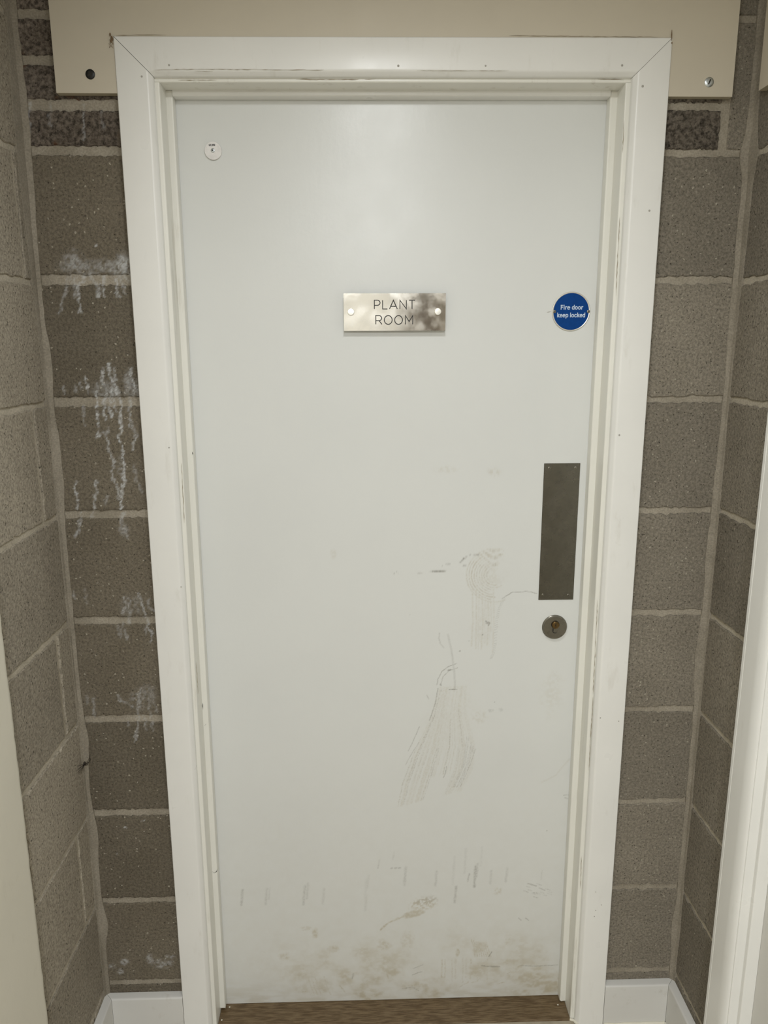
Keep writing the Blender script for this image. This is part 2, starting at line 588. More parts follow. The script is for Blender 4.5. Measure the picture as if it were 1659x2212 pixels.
def grid_object(name, v, nu, nv, mat, parent, attrs, loc, extra=None):
    i = np.arange(nu - 1)[None, :] + np.arange(nv - 1)[:, None] * nu
    q = np.stack([i, i + 1, i + 1 + nu, i + nu], -1).reshape(-1, 4)
    nverts, quads = len(v), [q]
    if extra is not None:
        v = np.concatenate([v, extra[0]])
        quads.append(np.asarray(extra[1]) + nverts)
    q = np.concatenate(quads)
    me = bpy.data.meshes.new(name)
    me.vertices.add(len(v))
    me.vertices.foreach_set('co', v.astype(np.float32).ravel())
    me.loops.add(q.size)
    me.loops.foreach_set('vertex_index', q.astype(np.int32).ravel())
    me.polygons.add(len(q))
    me.polygons.foreach_set('loop_start', np.arange(0, q.size, 4, dtype=np.int32))
    me.update(calc_edges=True)
    for k, a in attrs.items():
        full = np.zeros(len(v), np.float32)
        full[:len(a)] = a
        me.attributes.new(k, 'FLOAT', 'POINT').data.foreach_set('value', full)
    me.materials.append(mat)
    me.validate()
    o = bpy.data.objects.new(name, me)
    o.location = loc
    return link(o, parent)


# ------------------------------------------------------------------ the room shell
g = G()
g.box(XL - 0.14, -0.387, 0.0036, 0.15, 0, CEIL)
g.box(0.515, XR + 0.14, 0.003, 0.15, 0, CEIL)
g.box(-0.387, 0.515, 0.003, 0.15, 2.09, CEIL)
wall_back = tag(g.build('wall_back', M_MORTAR), 'grey block wall around the white plant room door', 'wall', 'structure')
# mortar of the left strip, with the salt runs that cross the joints
us, vs_ = np.linspace(XL - 0.001, -0.39, 76), np.linspace(0.0, 2.25, 760)
gu, gv = np.meshgrid(us, vs_)
Yg = 0.003 - (fbm(gu * 120, gv * 120, 77, 3) - 0.5) * 0.0012
grid_object('mortar_bed', np.stack([gu.ravel(), Yg.ravel(), gv.ravel()], 1), 76, 760, M_MORTAR, wall_back,
            {'salt': 0.75 * salt_at(gu.ravel(), gv.ravel())}, (0, 0, 0))

RES_L = [0.0, 0.0015, 0.0035, 0.0022, 0.0014, -0.002, -0.002, -0.0037, -0.0016, -0.0023, -0.001, 0.004]
RES_R = [0.0, 0.003, 0.0066, 0.0022, -0.0005, -0.0037, -0.0052, -0.0021, 0.0002, 0.0, 0.0034, 0.0005]
HJ_L = [.006, .006, .007, .006, .0075, .0072, .0058, .006, .0062, .006, .0052, .005]
zl = [z + r for z, r in zip(ZJ, RES_L)]
zr = [z + r for z, r in zip(ZJ, RES_R)]
UL0, UL1 = XL + 0.004, -0.392
salted('brick', UL0, UL1, zl[0] + .006, zl[0] + .069, M_BRICK, wall_back, 0.0022, rough=0.0011)
for i in range(3):
    salted('brick', UL0, UL1, zl[i + 1] + HJ_L[i + 1], zl[i] - HJ_L[i], M_BRICK, wall_back, 0.0022, rough=0.0011)
for i in range(3, 11):
    salted('block', UL0, UL1, zl[i + 1] + HJ_L[i + 1], zl[i] - HJ_L[i], M_BLOCK, wall_back, 0.0022)
salted('block', UL0, UL1, 0.002, zl[11] - HJ_L[11], M_BLOCK, wall_back)
UR0, UR1 = 0.535, XR - 0.004
for i in range(3):
    block('brick', F_BACK, UR0, 0.667, zr[i + 1] + .0065, zr[i] - .0065, M_BRICK_R, wall_back, 0.0016, 0.001, 0.004)
block('block', F_BACK, 0.684, UR1, zr[3] + .006, zr[0] - .004, M_BLOCK_R, wall_back)
block('block', F_BACK, 0.684, UR1, zr[0] + .008, CEIL - 0.004, M_BLOCK_R, wall_back)
block('brick', F_BACK, UR0, 0.667, zr[0] + .0065, zr[0] + .07, M_BRICK_R, wall_back, 0.0016, 0.001, 0.004)
for i in range(3, 11):
    block('block', F_BACK, UR0, UR1, zr[i + 1] + .0063, zr[i] - .0063, M_BLOCK_R, wall_back, 0.0022, 0, 0.008)
block('block', F_BACK, UR0, UR1, 0.002, zr[11] - .006, M_BLOCK_R, wall_back, 0.0022, 0, 0.008)

# left side wall: blocks to the plaster edge, then painted plaster running back along the corridor
wall_left = tag(G().box(XL - 0.14, XL - 0.003, END_Y, 0.003, 0, CEIL).build('wall_left', M_MORTAR_P), 'grey block side wall left of the door with cream plaster', 'wall', 'structure')
SO = -0.005
zs = [z + SO for z in ZJ]
courses = [(2.158 + SO, 1.933 + SO, None)] + [(zs[i], zs[i + 1], p) for i, p in zip(range(3, 11), (.05, None, .0725, None, .0705, None, .071, None))] + [(zs[11], None, .0715)]
for top, bot, perp in [(CEIL, 2.158 + SO, .06)] + courses:
    b0 = 0.002 if bot is None else bot + .0058
    t0 = top - (.004 if top == CEIL else .0058)
    if perp:
        block('block', F_LEFT, 0.005, perp - .0055, b0, t0, M_BLOCK_L, wall_left, 0.0018, 0, 0.01)
        block('block', F_LEFT, perp + .0055, 0.31, b0, t0, M_BLOCK_L, wall_left, 0.0018, 0, 0.01)
    else:
        block('block', F_LEFT, 0.005, 0.279, b0, t0, M_BLOCK_L, wall_left, 0.0018, 0, 0.01)
# plaster coat with a rounded, slightly ragged nosing
rings = []
rnd = random.Random(8)
for k in range(120):
    z = CEIL * k / 119
    e = -0.2975 + rnd.uniform(-0.0012, 0.0012) - 0.004 * (z < 0.8) * (0.8 - z)
    q = [(XL - 0.002, e), (XL + 0.003, e), (XL + 0.0075, e - 0.0015), (XL + 0.0095, e - 0.005), (XL + 0.0102, e - 0.012), (XL + 0.0102, END_Y), (XL - 0.002, END_Y)]
    rings.append([(a, b, z) for a, b in q])
auto_smooth(G().loft(rings).build('plaster', M_PLASTER, wall_left), 60)

# right side wall
g = G()
g.box(XR + 0.003, XR + 0.14, -0.25, 0.003, 0, CEIL)
g.box(XR + 0.003, XR + 0.14, END_Y, -1.065, 0, CEIL)
g.box(XR + 0.003, XR + 0.14, -1.065, -0.25, 2.08, CEIL)
wall_right = tag(g.build('wall_right', M_MORTAR_P), 'grey block side wall right of the door with white casing', 'wall', 'structure')
SR = -0.0035
zs = [z + SR for z in ZJ]
rc = [(CEIL, zs[0]), (zs[0], zs[3])] + [(zs[i], zs[i + 1]) for i in range(3, 11)] + [(zs[11], None)]
for top, bot in rc:
    b0 = 0.002 if bot is None else bot + .0058
    t0 = top - (.004 if top == CEIL else .0058)
    block('block', F_RIGHT, 0.005, 0.235, b0, t0, M_BLOCK_R, wall_right, 0.0018, 0, 0.01)
    for k in range(9):
        u0 = 1.15 + k * 0.45
        block('block', F_RIGHT, u0, min(u0 + .44, -END_Y - .01), b0, t0, M_BLOCK_R, wall_right, 0.0014, 0, 0.05)

# smeared mortar in the two corners
def fillet(sgn, x0, seed, w_back, w_side):
    rnd = random.Random(seed)
    rings = []
    n = 170
    a = b = 0.0
    for k in range(n):
        z = CEIL * k / (n - 1)
        a = 0.75 * a + rnd.uniform(-0.001, 0.001)
        b = 0.75 * b + rnd.uniform(-0.001, 0.001)
        wb = w_back(z) + a
        ws = w_side(z) + b
        rings.append([(x0 - sgn * 0.004, 0.004, z), (x0 - sgn * 0.004, -ws, z), (x0 + sgn * 0.0012, -ws, z), (x0 + sgn * (0.0032), -ws * 0.62, z),
                      (x0 + sgn * wb * 0.32, -0.0055, z), (x0 + sgn * wb * 0.62, -0.0032, z), (x0 + sgn * wb, -0.0012, z), (x0 + sgn * wb, 0.004, z)])
    auto_smooth(G().loft(rings).build('mortar_fillet', M_FILLET, wall_back), 50)


def bulge(z, *cs):
    return sum(h * math.exp(-((z - c) / w) ** 2) for c, w, h in cs)


fillet(1, XL, 3, lambda z: 0.0092 + bulge(z, (0.76, .05, .006), (0.52, .06, .007), (0.30, .045, .010), (1.35, .09, .006), (1.55, .05, .006), (2.0, .2, .006)), lambda z: 0.011 + bulge(z, (1.9, .25, .02)))
fillet(-1, XR, 5, lambda z: 0.011 + bulge(z, (0.93, .08, .007), (1.15, .06, .005), (0.25, .05, .005), (1.93, .03, .009)), lambda z: 0.011 + bulge(z, (1.85, .2, .010), (1.93, .03, .01)))

floor = tag(G().box(XL - 0.14, XR + 0.14, END_Y - 0.1, 0.0, -0.08, 0.0).build('floor', M_FLOOR), 'beige vinyl floor in front of the door', 'floor', 'structure')
tag(G().box(XL - 0.14, XR + 0.14, END_Y - 0.1, 0.16, CEIL, CEIL + 0.08).build('ceiling', M_CEIL), 'plain white ceiling of the passage', 'ceiling', 'structure')
tag(G().box(XL - 0.14, XR + 0.14, END_Y - 0.1, END_Y, 0, CEIL).build('wall_front', M_WHITEWALL), 'white end wall of the passage', 'wall', 'structure')
tag(G().box(0.36, XR - 0.01, END_Y + 0.001, END_Y + 0.03, 0.004, 2.04).build('reflection_panel', M_REFL_DARK), 'dark panel added on the end wall for the steel sign to reflect', 'door', 'structure')  # unseen dark panel, added to darken the right part of the sign's reflection

# ------------------------------------------------------------------ the door frame
XO_L, XO_R, ZO = -0.4295, 0.5605, 2.1195     # outer edge of the architrave
XI_L, XI_R, ZI = -0.3665, 0.4955, 2.0578    # inner edge of the architrave
LX_L, LX_R, LZ = -0.358, 0.4865, 2.051     # faces of the lining
SX_L, SX_R, SZ = -0.3458, 0.4732, 2.041    # faces of the stop
trim_1 = tag(empty('trim_1'), 'white painted frame around the plant room door', 'door frame', 'structure')


def arch_profile(w):
    # (distance out from the opening, proud of the wall)
    return rounded([(0, 0.0), (0, 0.009), (0.0075, 0.0185), (w, 0.019), (w, 0.0)], [0, 0.003, 0.0035, 0.0022, 0], 4)


GAP = 0.0004
def jamb(side):
    w = (XI_L - XO_L) if side < 0 else (XO_R - XI_R)
    xi = XI_L if side < 0 else XI_R
    k = (ZO - ZI) / w
    pr = arch_profile(w)
    r0 = [(xi + side * u, -p, 0.0) for u, p in pr]
    r1 = [(xi + side * u, -p, ZI + u * k - GAP) for u, p in pr]
    return auto_smooth(G().loft([r0, r1]).build('architrave', M_FRAME, trim_1), 35)


jl, jr = jamb(-1), jamb(1)
pr = arch_profile(ZO - ZI)
kl, kr = (XI_L - XO_L) / (ZO - ZI), (XO_R - XI_R) / (ZO - ZI)
ah = auto_smooth(G().loft([[(XI_L - u * kl + GAP * 1.5, -p, ZI + u) for u, p in pr], [(XI_R + u * kr - GAP, -p, ZI + u) for u, p in pr]]).build('architrave', M_FRAME, trim_1), 35)


def post(name, prof, z0, z1, mat, ragged=0.0):
    r0 = [(a, b, z0 + (random.uniform(0, ragged) if ragged else 0)) for a, b in prof]
    return auto_smooth(G().loft([r0, [(a, b, z1) for a, b in prof]]).build(name, mat, trim_1), 35)


# linings
post('door_lining', rounded([(LX_L, -0.001), (LX_L, 0.12), (LX_L - 0.027, 0.12), (LX_L - 0.027, -0.001)], [0.003, 0, 0, 0]), 0.0, LZ, M_FRAME_WORN, 0.004)
post('door_lining', rounded([(LX_R, 0.12), (LX_R, -0.001), (LX_R + 0.027, -0.001), (LX_R + 0.027, 0.12)], [0, 0.003, 0, 0]), 0.0, LZ, M_FRAME_WORN, 0.004)
pf = rounded([(-0.001, LZ), (-0.001, LZ + 0.028), (0.12, LZ + 0.028), (0.12, LZ)], [0.003, 0, 0, 0])
auto_smooth(G().loft([[(LX_L - 0.027, a, b) for a, b in pf], [(LX_R + 0.027, a, b) for a, b in pf]]).build('door_lining', M_FRAME_WORN, trim_1), 35)
# stops, proud of the lining just in front of the leaf
SY0, SY1 = 0.044, 0.0652
post('door_stop', rounded([(SX_L, SY0), (SX_L, SY1), (LX_L, SY1), (LX_L, SY0)], [0.0028, 0, 0, 0]), 0.010, LZ - 0.0004, M_FRAME_WORN, 0.006)
post('door_stop', rounded([(SX_R, SY1), (SX_R, SY0), (LX_R, SY0), (LX_R, SY1)], [0, 0.0028, 0, 0]), 0.007, LZ - 0.0004, M_FRAME_WORN, 0.004)
pf = rounded([(SY0 - 0.002, SZ), (SY0 - 0.002, LZ), (SY1, LZ), (SY1, SZ)], [0.0026, 0, 0, 0])
auto_smooth(G().loft([[(SX_L + 0.0002, a, b) for a, b in pf], [(SX_R - 0.0002, a, b) for a, b in pf]]).build('door_stop', M_FRAME, trim_1), 35)


def ribbon(g, pts, w, mi=0):
    """thin flat strip lying in the plane of its points (x, y, z), facing the viewer"""
    n = len(pts)
    v, f = [], []
    for i, p in enumerate(pts):
        a, b = pts[max(0, i - 1)], pts[min(n - 1, i + 1)]
        dx, dz = b[0] - a[0], b[2] - a[2]
        L = math.hypot(dx, dz) or 1
        ww = w[i] if hasattr(w, '__len__') else w
        v += [(p[0] - dz / L * ww / 2, p[1], p[2] + dx / L * ww / 2), (p[0] + dz / L * ww / 2, p[1], p[2] - dx / L * ww / 2)]
    for i in range(n - 1):
        f.append((2 * i, 2 * i + 1, 2 * i + 3, 2 * i + 2))
    g.add(v, f, mi)


def cracks(parent, lines, y, name='paint_crack', mat=None, wmax=0.0013):
    """each line is a flaked edge: (photo pixels along it, widest width)"""
    rnd = random.Random(len(lines) * 13 + int(y * 9999))
    for pts in lines:
        g = G()
        q = [at(a, b, y) for a, b in pts]
        full = []
        for a, b in zip(q[:-1], q[1:]):
            n = max(2, int((b - a).length / 0.006))
            full += [a + (b - a) * (i / n) for i in range(n)]
        full.append(q[-1])
        n = len(full)
        ws = [max(0.0002, wmax * rnd.uniform(0.1, 1.0)) * min(1, i / 2, (n - 1 - i) / 2) + 0.00012 for i in range(n)]
        full = [(p.x + rnd.uniform(-.0004, .0004), y, p.z + rnd.uniform(-.0004, .0004)) for p in full]
        ribbon(g, full, ws)
        g.build(name, mat or M_CRACK, parent)


# the head of the opening runs slightly out of level, rising to the right
TILT = 0.0046
for o in trim_1.children:
    for v_ in o.data.vertices:
        if v_.co.z > 1.9:
            v_.co.z += TILT * (v_.co.x - 0.066)
    o.data.update()

cracks(trim_1, [[(1290.5, 1296), (1289, 1340), (1286, 1400), (1283, 1460), (1281, 1500)], [(1281, 1505), (1278, 1560), (1275, 1600), (1273, 1650), (1271, 1665)],
                [(1348, 260), (1345, 330)], [(1339, 470), (1334, 560), (1331, 640)], [(1256, 1850), (1254, 1920)], [(424, 1430), (428, 1500)], [(392, 1000), (398, 1130)]], -0.0022)
cracks(trim_1, [[(335, 150.5), (420, 149.5), (520, 150), (700, 151)], [(420, 154), (460, 154.5)], [(900, 152), (1100, 153)]], -0.0196, wmax=0.0008)
cracks(trim_1, [[(640, 171), (720, 172.5), (775, 171.5)], [(788, 171), (812, 171)], [(1290, 170.5), (1347, 172)], [(385, 173.5), (470, 173)]], -0.0016, wmax=0.0016)
cracks(trim_1, [[(251, 76.5), (300, 75.5), (335, 75), (360, 75.5)], [(1100, 77), (1220, 78), (1300, 79), (1420, 80)]], -0.0172, 'caulk_crack', M_CRACK, 0.0013)
cracks(trim_1, [[(437.5, 1519), (438, 1526), (438.6, 1533)], [(458, 1882), (463, 1886), (467, 1883), (471, 1876)], [(415, 975), (415.6, 979), (416.4, 983)], [(441, 1568), (446, 1564)]], SY0 - .0004, 'paint_chip', M_DARK, 0.0019)
# filled nail holes and dents in the architrave faces
for px, py, r in [(860.5, 142, .0021), (1344, 141, .0021), (365, 140.5, .0018), (1388.5, 186, .0022), (365, 967, .0015), (1338, 940, .0019), (1049, 142, .0016),
                  (391, 1268, .0013), (1297, 1551, .0015), (1336.5, 1558, .0015), (1403, 455, .002), (1284, 1980, .0013), (1299, 1955, .0012), (1287, 1967, .0012), (1287, 1927, .001), (306, 165, .0018)]:
    p = at(px, py, -0.0191)
    G().lathe((p.x, -0.0188, p.z), [(r, 0), (r * .9, 0.0003), (r * .3, 0.0005)], 10).build('nail_hole', M_FILLER, trim_1)

# ------------------------------------------------------------------ the door leaf with its dirt
def line(pts):
    return [(at(a, b, DOOR_Y).x, at(a, b, DOOR_Y).z) for a, b in pts]


LX0, LX1, LZ0, LZ1 = -0.3555, 0.484, 0.0045, 2.049
xs = np.linspace(LX0, LX1, 520)
zz = np.concatenate([np.arange(LZ0, 1.10, 0.0017), np.arange(1.10, 1.42, 0.004), np.linspace(1.42, LZ1, 30)])
gx, gz = np.meshgrid(xs, zz)
x, z = gx.ravel(), gz.ravel()
dirt = np.zeros(x.shape)
scuff = np.zeros(x.shape)
wx = x + (fbm(x * 150, z * 150, 61, 3) - 0.5) * 0.004
wz = z + (fbm(x * 150, z * 150, 67, 3) - 0.5) * 0.004
grain = fbm(x * 420, z * 420, 71, 2)
mott = fbm(x * 60, z * 60, 73, 4)


def stroke(buf, pts, w, st, brk=0.35, soft=0.4, warp=0.35):
    p = line(pts)
    a = np.array(p)
    k = (x > a[:, 0].min() - .02) & (x < a[:, 0].max() + .02) & (z > a[:, 1].min() - .02) & (z < a[:, 1].max() + .02)
    if not k.any():
        return
    xx, zq = x[k] + (wx[k] - x[k]) * warp, z[k] + (wz[k] - z[k]) * warp
    d = seg_dist(xx, zq, p)
    v = st * sstep(1.0, soft, d / (w * .5)) * (1 - brk + brk * 1.6 * sstep(.3, .7, grain[k]))
    buf[k] = np.maximum(buf[k], v)


def blot(buf, px, py, rx, rz, st, ang=0.0, tex=0.6, sharp=0.5):
    c = at(px, py, DOOR_Y)
    k = (abs(x - c.x) < 0.0016 * max(rx, rz)) & (abs(z - c.z) < 0.0016 * max(rx, rz))
    if not k.any():
        return
    ca, sa = math.cos(ang), math.sin(ang)
    dx, dz = wx[k] - c.x + (mott[k] - .5) * .02 * rx / 30, wz[k] - c.z + (mott[k] - .5) * .02 * rz / 30
    d = np.hypot((dx * ca + dz * sa) / (rx * .00096), (-dx * sa + dz * ca) / (rz * .00096))
    v = st * sstep(1.0, sharp, d) * (1 - tex + tex * 1.5 * sstep(.35, .65, fbm(x[k] * 230, z[k] * 230, 79, 3)))
    buf[k] = np.maximum(buf[k], v)


# scratches and rubber marks by the lock
stroke(scuff, [(922, 1236), (945, 1233.5), (963, 1235)], .0032, .75)
stroke(scuff, [(902, 1239), (915, 1237)], .003, .25)
stroke(scuff, [(955, 1222), (965, 1218), (973, 1219)], .0022, .3)
stroke(scuff, [(994, 1215), (1001, 1208), (1008, 1203)], .0055, .6, .6)
stroke(scuff, [(1006, 1203), (1018, 1197.5), (1035, 1198.5)], .0022, .45)
stroke(scuff, [(1001, 1222), (1007, 1221)], .003, .45)
stroke(scuff, [(1085, 1293), (1097, 1285), (1107, 1279), (1140, 1277.5), (1160, 1282)], .0026, .5)
stroke(scuff, [(847, 1236), (852, 1239)], .0025, .4)
stroke(scuff, [(860, 1238), (857, 1235)], .0022, .3)
stroke(scuff, [(944, 1480), (946, 1467), (955, 1450), (968, 1440), (986, 1433)], .0024, .55)
stroke(scuff, [(951, 1481), (957, 1462), (970, 1449), (988, 1443)], .0024, .5)
stroke(scuff, [(969, 1448), (973, 1447)], .0045, .7)
stroke(scuff, [(968, 1371), (976, 1410), (981, 1450), (983, 1485)], .0062, .2, .3)
stroke(scuff, [(971, 1489.5), (986, 1489)], .0036, .75)
stroke(scuff, [(949, 1368), (948, 1380), (951, 1390), (958, 1399)], .004, .28)
stroke(scuff, [(946, 1487), (940, 1520), (928, 1556)], .0028, .5)
stroke(scuff, [(906, 1570), (893, 1600), (882, 1622)], .0025, .4)
stroke(scuff, [(905, 1603), (882, 1640), (876, 1652)], .0022, .35)
stroke(scuff, [(965, 1655), (963, 1668), (958, 1680)], .0024, .5)
stroke(scuff, [(922, 1502), (926, 1510)], .003, .4)
for px, py, r in [(1054, 1345, 6), (1014, 1384, 2.2), (993, 1407, 2), (1042, 1371, 2.5), (1069.5, 1516, 1.6), (1181, 1795, 2.2), (952, 1479, 2.2), (885, 1327, 1.6)]:
    blot(scuff, px, py, r, r * .8, .6, 0, .3)
stroke(scuff, [(1050, 1342), (1058, 1346), (1055, 1351)], .0045, .55)
rnd = random.Random(2)
for k in range(26):          # fan of broom-like smears
    t_ = k / 25 + rnd.uniform(-.02, .02)
    La = [(947, 1487), (930, 1550), (895, 1620), (868, 1690), (857, 1742)]
    Ra = [(1008, 1482), (1006, 1530), (1026, 1610), (1022, 1660), (998, 1706)]
    pts = [(a[0] + (b[0] - a[0]) * t_, a[1] + (b[1] - a[1]) * t_) for a, b in zip(La, Ra)]
    cut = rnd.choice([0, 0, 1])
    end = 5 if (t_ < .4 or t_ > .72) else 4
    stroke(dirt, pts[cut:end], rnd.uniform(.004, .014), rnd.uniform(.08, .22), .5, .0, 1)
    if rnd.random() < .6:
        stroke(scuff, pts[rnd.choice([0, 1, 2]):rnd.choice([3, 4, 5])], rnd.uniform(.0018, .003), rnd.uniform(.06, .22), .8, .3, .6)
for k in range(9):
    xo = rnd.uniform(0, 30)
    stroke(scuff, [(1008 + xo * .7, 1590 + xo), (1000 + xo * .6, 1650), (978 + xo * .6, 1700)], .0024, rnd.uniform(.1, .3), .6)
for k in range(9):           # swirl
    r = 16 + k * 5.2
    pts = [(1068 + r * 1.05 * math.cos(a), 1243 - r * math.sin(a)) for a in np.linspace(1.3 + rnd.uniform(-.3, .2), 5.0 + rnd.uniform(-.6, .3), 16)]
    stroke(dirt, pts, .005, rnd.uniform(.16, .34), .5, .2)
    stroke(scuff, pts, .0024, rnd.uniform(.05, .14), .7)
for k in range(8):
    xo = 1022 + k * 6.5 + rnd.uniform(-2, 2)
    stroke(dirt, [(xo, 1290 + rnd.uniform(-20, 20)), (xo + rnd.uniform(-5, 2), 1340), (xo - 2, 1400 + rnd.uniform(-30, 10))], .006, rnd.uniform(.1, .24), .5, .1)
path = [(1088, 1295), (1079, 1312), (1074, 1335), (1071, 1360), (1070, 1390), (1066, 1410), (1060, 1425)]
for a, b in zip(path[:-1], path[1:]):
    for q in range(5):
        px, py = a[0] + (b[0] - a[0]) * q / 5, a[1] + (b[1] - a[1]) * q / 5
        stroke(scuff, [(px - 3, py + 1), (px + 3, py - 1)], .0024, .2)
blot(dirt, 1058, 1245, 46, 48, .14, 0, .7, .1)
blot(dirt, 1045, 1350, 40, 70, .12, 0, .7, .1)
blot(dirt, 970, 1560, 80, 120, .09, -.3, .6, .1)
blot(dirt, 1035, 1550, 22, 18, .16, 0, .8)
blot(scuff, 1060, 1535, 8, 6, .18)
blot(scuff, 1082, 1533, 8, 7, .16)
blot(dirt, 1068, 1020, 24, 16, .22, 0, .8, .2)
blot(dirt, 960, 1015, 40, 10, .14, 0, .8, .2)
blot(dirt, 720, 1195, 9, 16, .14)
blot(dirt, 1190, 1500, 40, 80, .1, 0, .8, .1)
stroke(scuff, [(1218, 1718), (1228, 1717)], .003, .5)
stroke(scuff, [(1221, 1723), (1226, 1725)], .005, .35)
stroke(dirt, [(1170, 1690), (1200, 1675), (1230, 1640)], .006, .12)
# lower marks
for px, py, h, st in [(523, 1938, 16, .36), (575, 1936, 16, .24), (582, 1930, 12, .18), (657, 1934, 20, .33), (664, 1925, 16, .22), (699, 1936, 16, .2), (818, 1866, 9, .34), (875, 1893, 19, .3),
                      (942, 1898, 15, .26), (1026, 1893, 22, .52), (1030, 1880, 14, .35), (1012, 1896, 8, .45), (1094, 1890, 14, .24), (1060, 1895, 14, .2), (984, 1932, 17, .4),
                      (790, 1920, 20, .14), (795, 1905, 14, .16), (762, 2108, 5, .6), (850, 1848, 8, .16), (790, 1950, 16, .16), (1170, 1890, 10, .16), (980, 1880, 30, .12), (1005, 1860, 26, .12), (1040, 1850, 20, .1)]:
    stroke(scuff, [(px + 1.5, py - h), (px, py), (px - 1.5, py + h)], .0105 if h > 12 else .006, st * .85, .45, .0, .8)
for px in (846, 855, 863):
    blot(scuff, px, 1875, 4.5, 3.6, .45, 0, .3)
for k in range(16):
    px, py = 1130 + rnd.random() * 55, 1905 + rnd.random() * 32
    stroke(scuff, [(px, py), (px + 9, py + 3)], .0034, rnd.uniform(.14, .35), .5)
stroke(scuff, [(1140, 1908), (1158, 1914)], .0045, .42)
blot(dirt, 915, 1952, 44, 24, .34, .15, .95, .45)
blot(scuff, 920, 1945, 40, 16, .14, .1, .98, .3)
blot(dirt, 893, 1974, 32, 12, .46, .2, .3, .6)
stroke(dirt, [(822, 2008), (840, 1993), (866, 1982), (885, 1975)], .007, .45, .5, .2, 1)
blot(dirt, 681, 2016, 12, 20, .42, 0, .4, .4)
blot(dirt, 660, 2006, 20, 8, .2)
blot(dirt, 880, 2032, 22, 40, .22, 0, .5, .3)
blot(dirt, 830, 2040, 26, 20, .34, -.6, .5, .3)
blot(dirt, 720, 2050, 20, 14, .36, 0, .4, .4)
blot(dirt, 790, 2055, 44, 20, .28, 0, .5, .3)
blot(dirt, 613, 2068, 22, 16, .32, 0, .5, .3)
blot(dirt, 988, 2058, 8, 16, .5, 0, .4, .4)
blot(dirt, 1036, 2045, 24, 20, .36, .5, .3, .5)
blot(dirt, 1100, 2030, 24, 26, .2, 0, .6, .2)
blot(dirt, 1075, 1925, 14, 14, .26, 0, .8, .3)
for k in range(8):
    stroke(dirt, [(1018 + k * 5, 2030 + k * 2), (1024 + k * 5, 2048 + k * 2.5), (1026 + k * 5, 2066)], .0036, .36, .4)
stroke(scuff, [(1062, 2056), (1056, 2066)], .003, .6)
stroke(scuff, [(1041, 2086), (1052, 2087.5), (1078, 2088)], .0052, .5)
stroke(scuff, [(1124, 2086), (1160, 2087), (1205, 2084.5)], .0032, .4)
stroke(scuff, [(891, 2106), (901, 2102), (911, 2099)], .0032, .55)
stroke(scuff, [(893, 2092), (914, 2084)], .003, .4)
stroke(scuff, [(1120, 1983), (1126, 1988)], .003, .55)
stroke(scuff, [(1135, 1983), (1142, 1988)], .003, .5)
stroke(scuff, [(870, 2136), (890, 2132), (905, 2140)], .003, .5, .6)
for k in range(14):
    px, py = 640 + rnd.random() * 520, 2085 + rnd.random() * 62
    stroke(dirt, [(px, py), (px + rnd.uniform(-16, 26), py + rnd.uniform(-16, 6))], .0055, rnd.uniform(.2, .5), .6, .1, 1)
for k in range(10):
    px = 950 + k * 11 + rnd.random() * 6
    stroke(dirt, [(px, 2068 + rnd.random() * 8), (px - 1, 2110 + rnd.random() * 15)], .006, rnd.uniform(.12, .32), .6, .1, 1)
for px in (665, 672, 680, 700):
    stroke(dirt, [(px, 2110), (px + 8, 2135), (px + 14, 2148)], .0045, .32, .5, .2, .5)
# general soiling that thickens towards the foot of the door
low = sstep(.27, .0, z) * (.1 + .9 * sstep(-.31, -.1, x))
smear = fbm(x * 19, z * 24, 91, 5)
dirt = np.maximum(dirt, .46 * low * sstep(.3, .82, smear) * (.55 + .9 * sstep(.3, .7, fbm(x * 90, z * 120, 99, 4))))
dirt = dirt + .1 * low * (.3 + .9 * mott)
dirt = np.maximum(dirt, .34 * sstep(.09, .0, z) * sstep(.3, .7, fbm(x * 22, z * 90, 95, 4)))
dirt = dirt + .12 * sstep(.9, .0, z) * (.5 + mott)
dirt = np.maximum(dirt, .2 * sstep(.012, 0, z - LZ0))
scuff = np.clip(scuff * 0.85, 0, .9)
dirt = np.clip(dirt, 0, .9)
vtx = np.stack([x, np.zeros(x.shape), z], 1)
bx = np.array([(a, b, c) for a in (LX0, LX1) for b in (0.0004, 0.044) for c in (LZ0, LZ1)], float)
bf = [(0, 1, 3, 2), (4, 6, 7, 5), (0, 4, 5, 1), (2, 3, 7, 6), (0, 2, 6, 4), (1, 5, 7, 3)]
door_1 = grid_object('door_1', vtx, len(xs), len(zz), M_DOOR, None, {'dirt': dirt, 'scuff': scuff}, (0, DOOR_Y, 0), (bx, bf))
tag(door_1, 'white flush plant room door with scuffs and a dirty foot', 'door', 'structure')
del vtx, gx, gz, wx, wz, grain, mott, smear, low


def child(o, parent):
    """parent without moving"""
    o.parent = parent
    o.matrix_parent_inverse = Matrix.Translation(parent.location).inverted()
    return o


def screw(name, c, r, head_mat, parent, h=0.0012, slot='cross', ang=0.4, slot_mat=None):
    g = G()
    g.lathe(c, [(r, -0.001), (r, h * .35), (r * .86, h * .8), (r * .5, h), (r * .12, h * 1.02)], 20)
    for ai, a in enumerate((ang, ang + math.pi / 2) if slot == 'cross' else (ang,)):
        ca, sa = math.cos(a), math.sin(a)
        L, w = r * .55, r * .14
        q = [(L, w), (-L, w), (-L, -w), (L, -w)]
        top = [(c[0] + u * ca - v * sa, c[1] - h * 1.08 - ai * .00005, c[2] + u * sa + v * ca) for u, v in q]
        bot = [(p[0], c[1] - h * .5, p[2]) for p in top]
        g.loft([bot, top], 1)
    o = g.build(name, None, None, mats=[head_mat, slot_mat or M_BLACK])
    auto_smooth(o, 40)
    return child(o, parent)


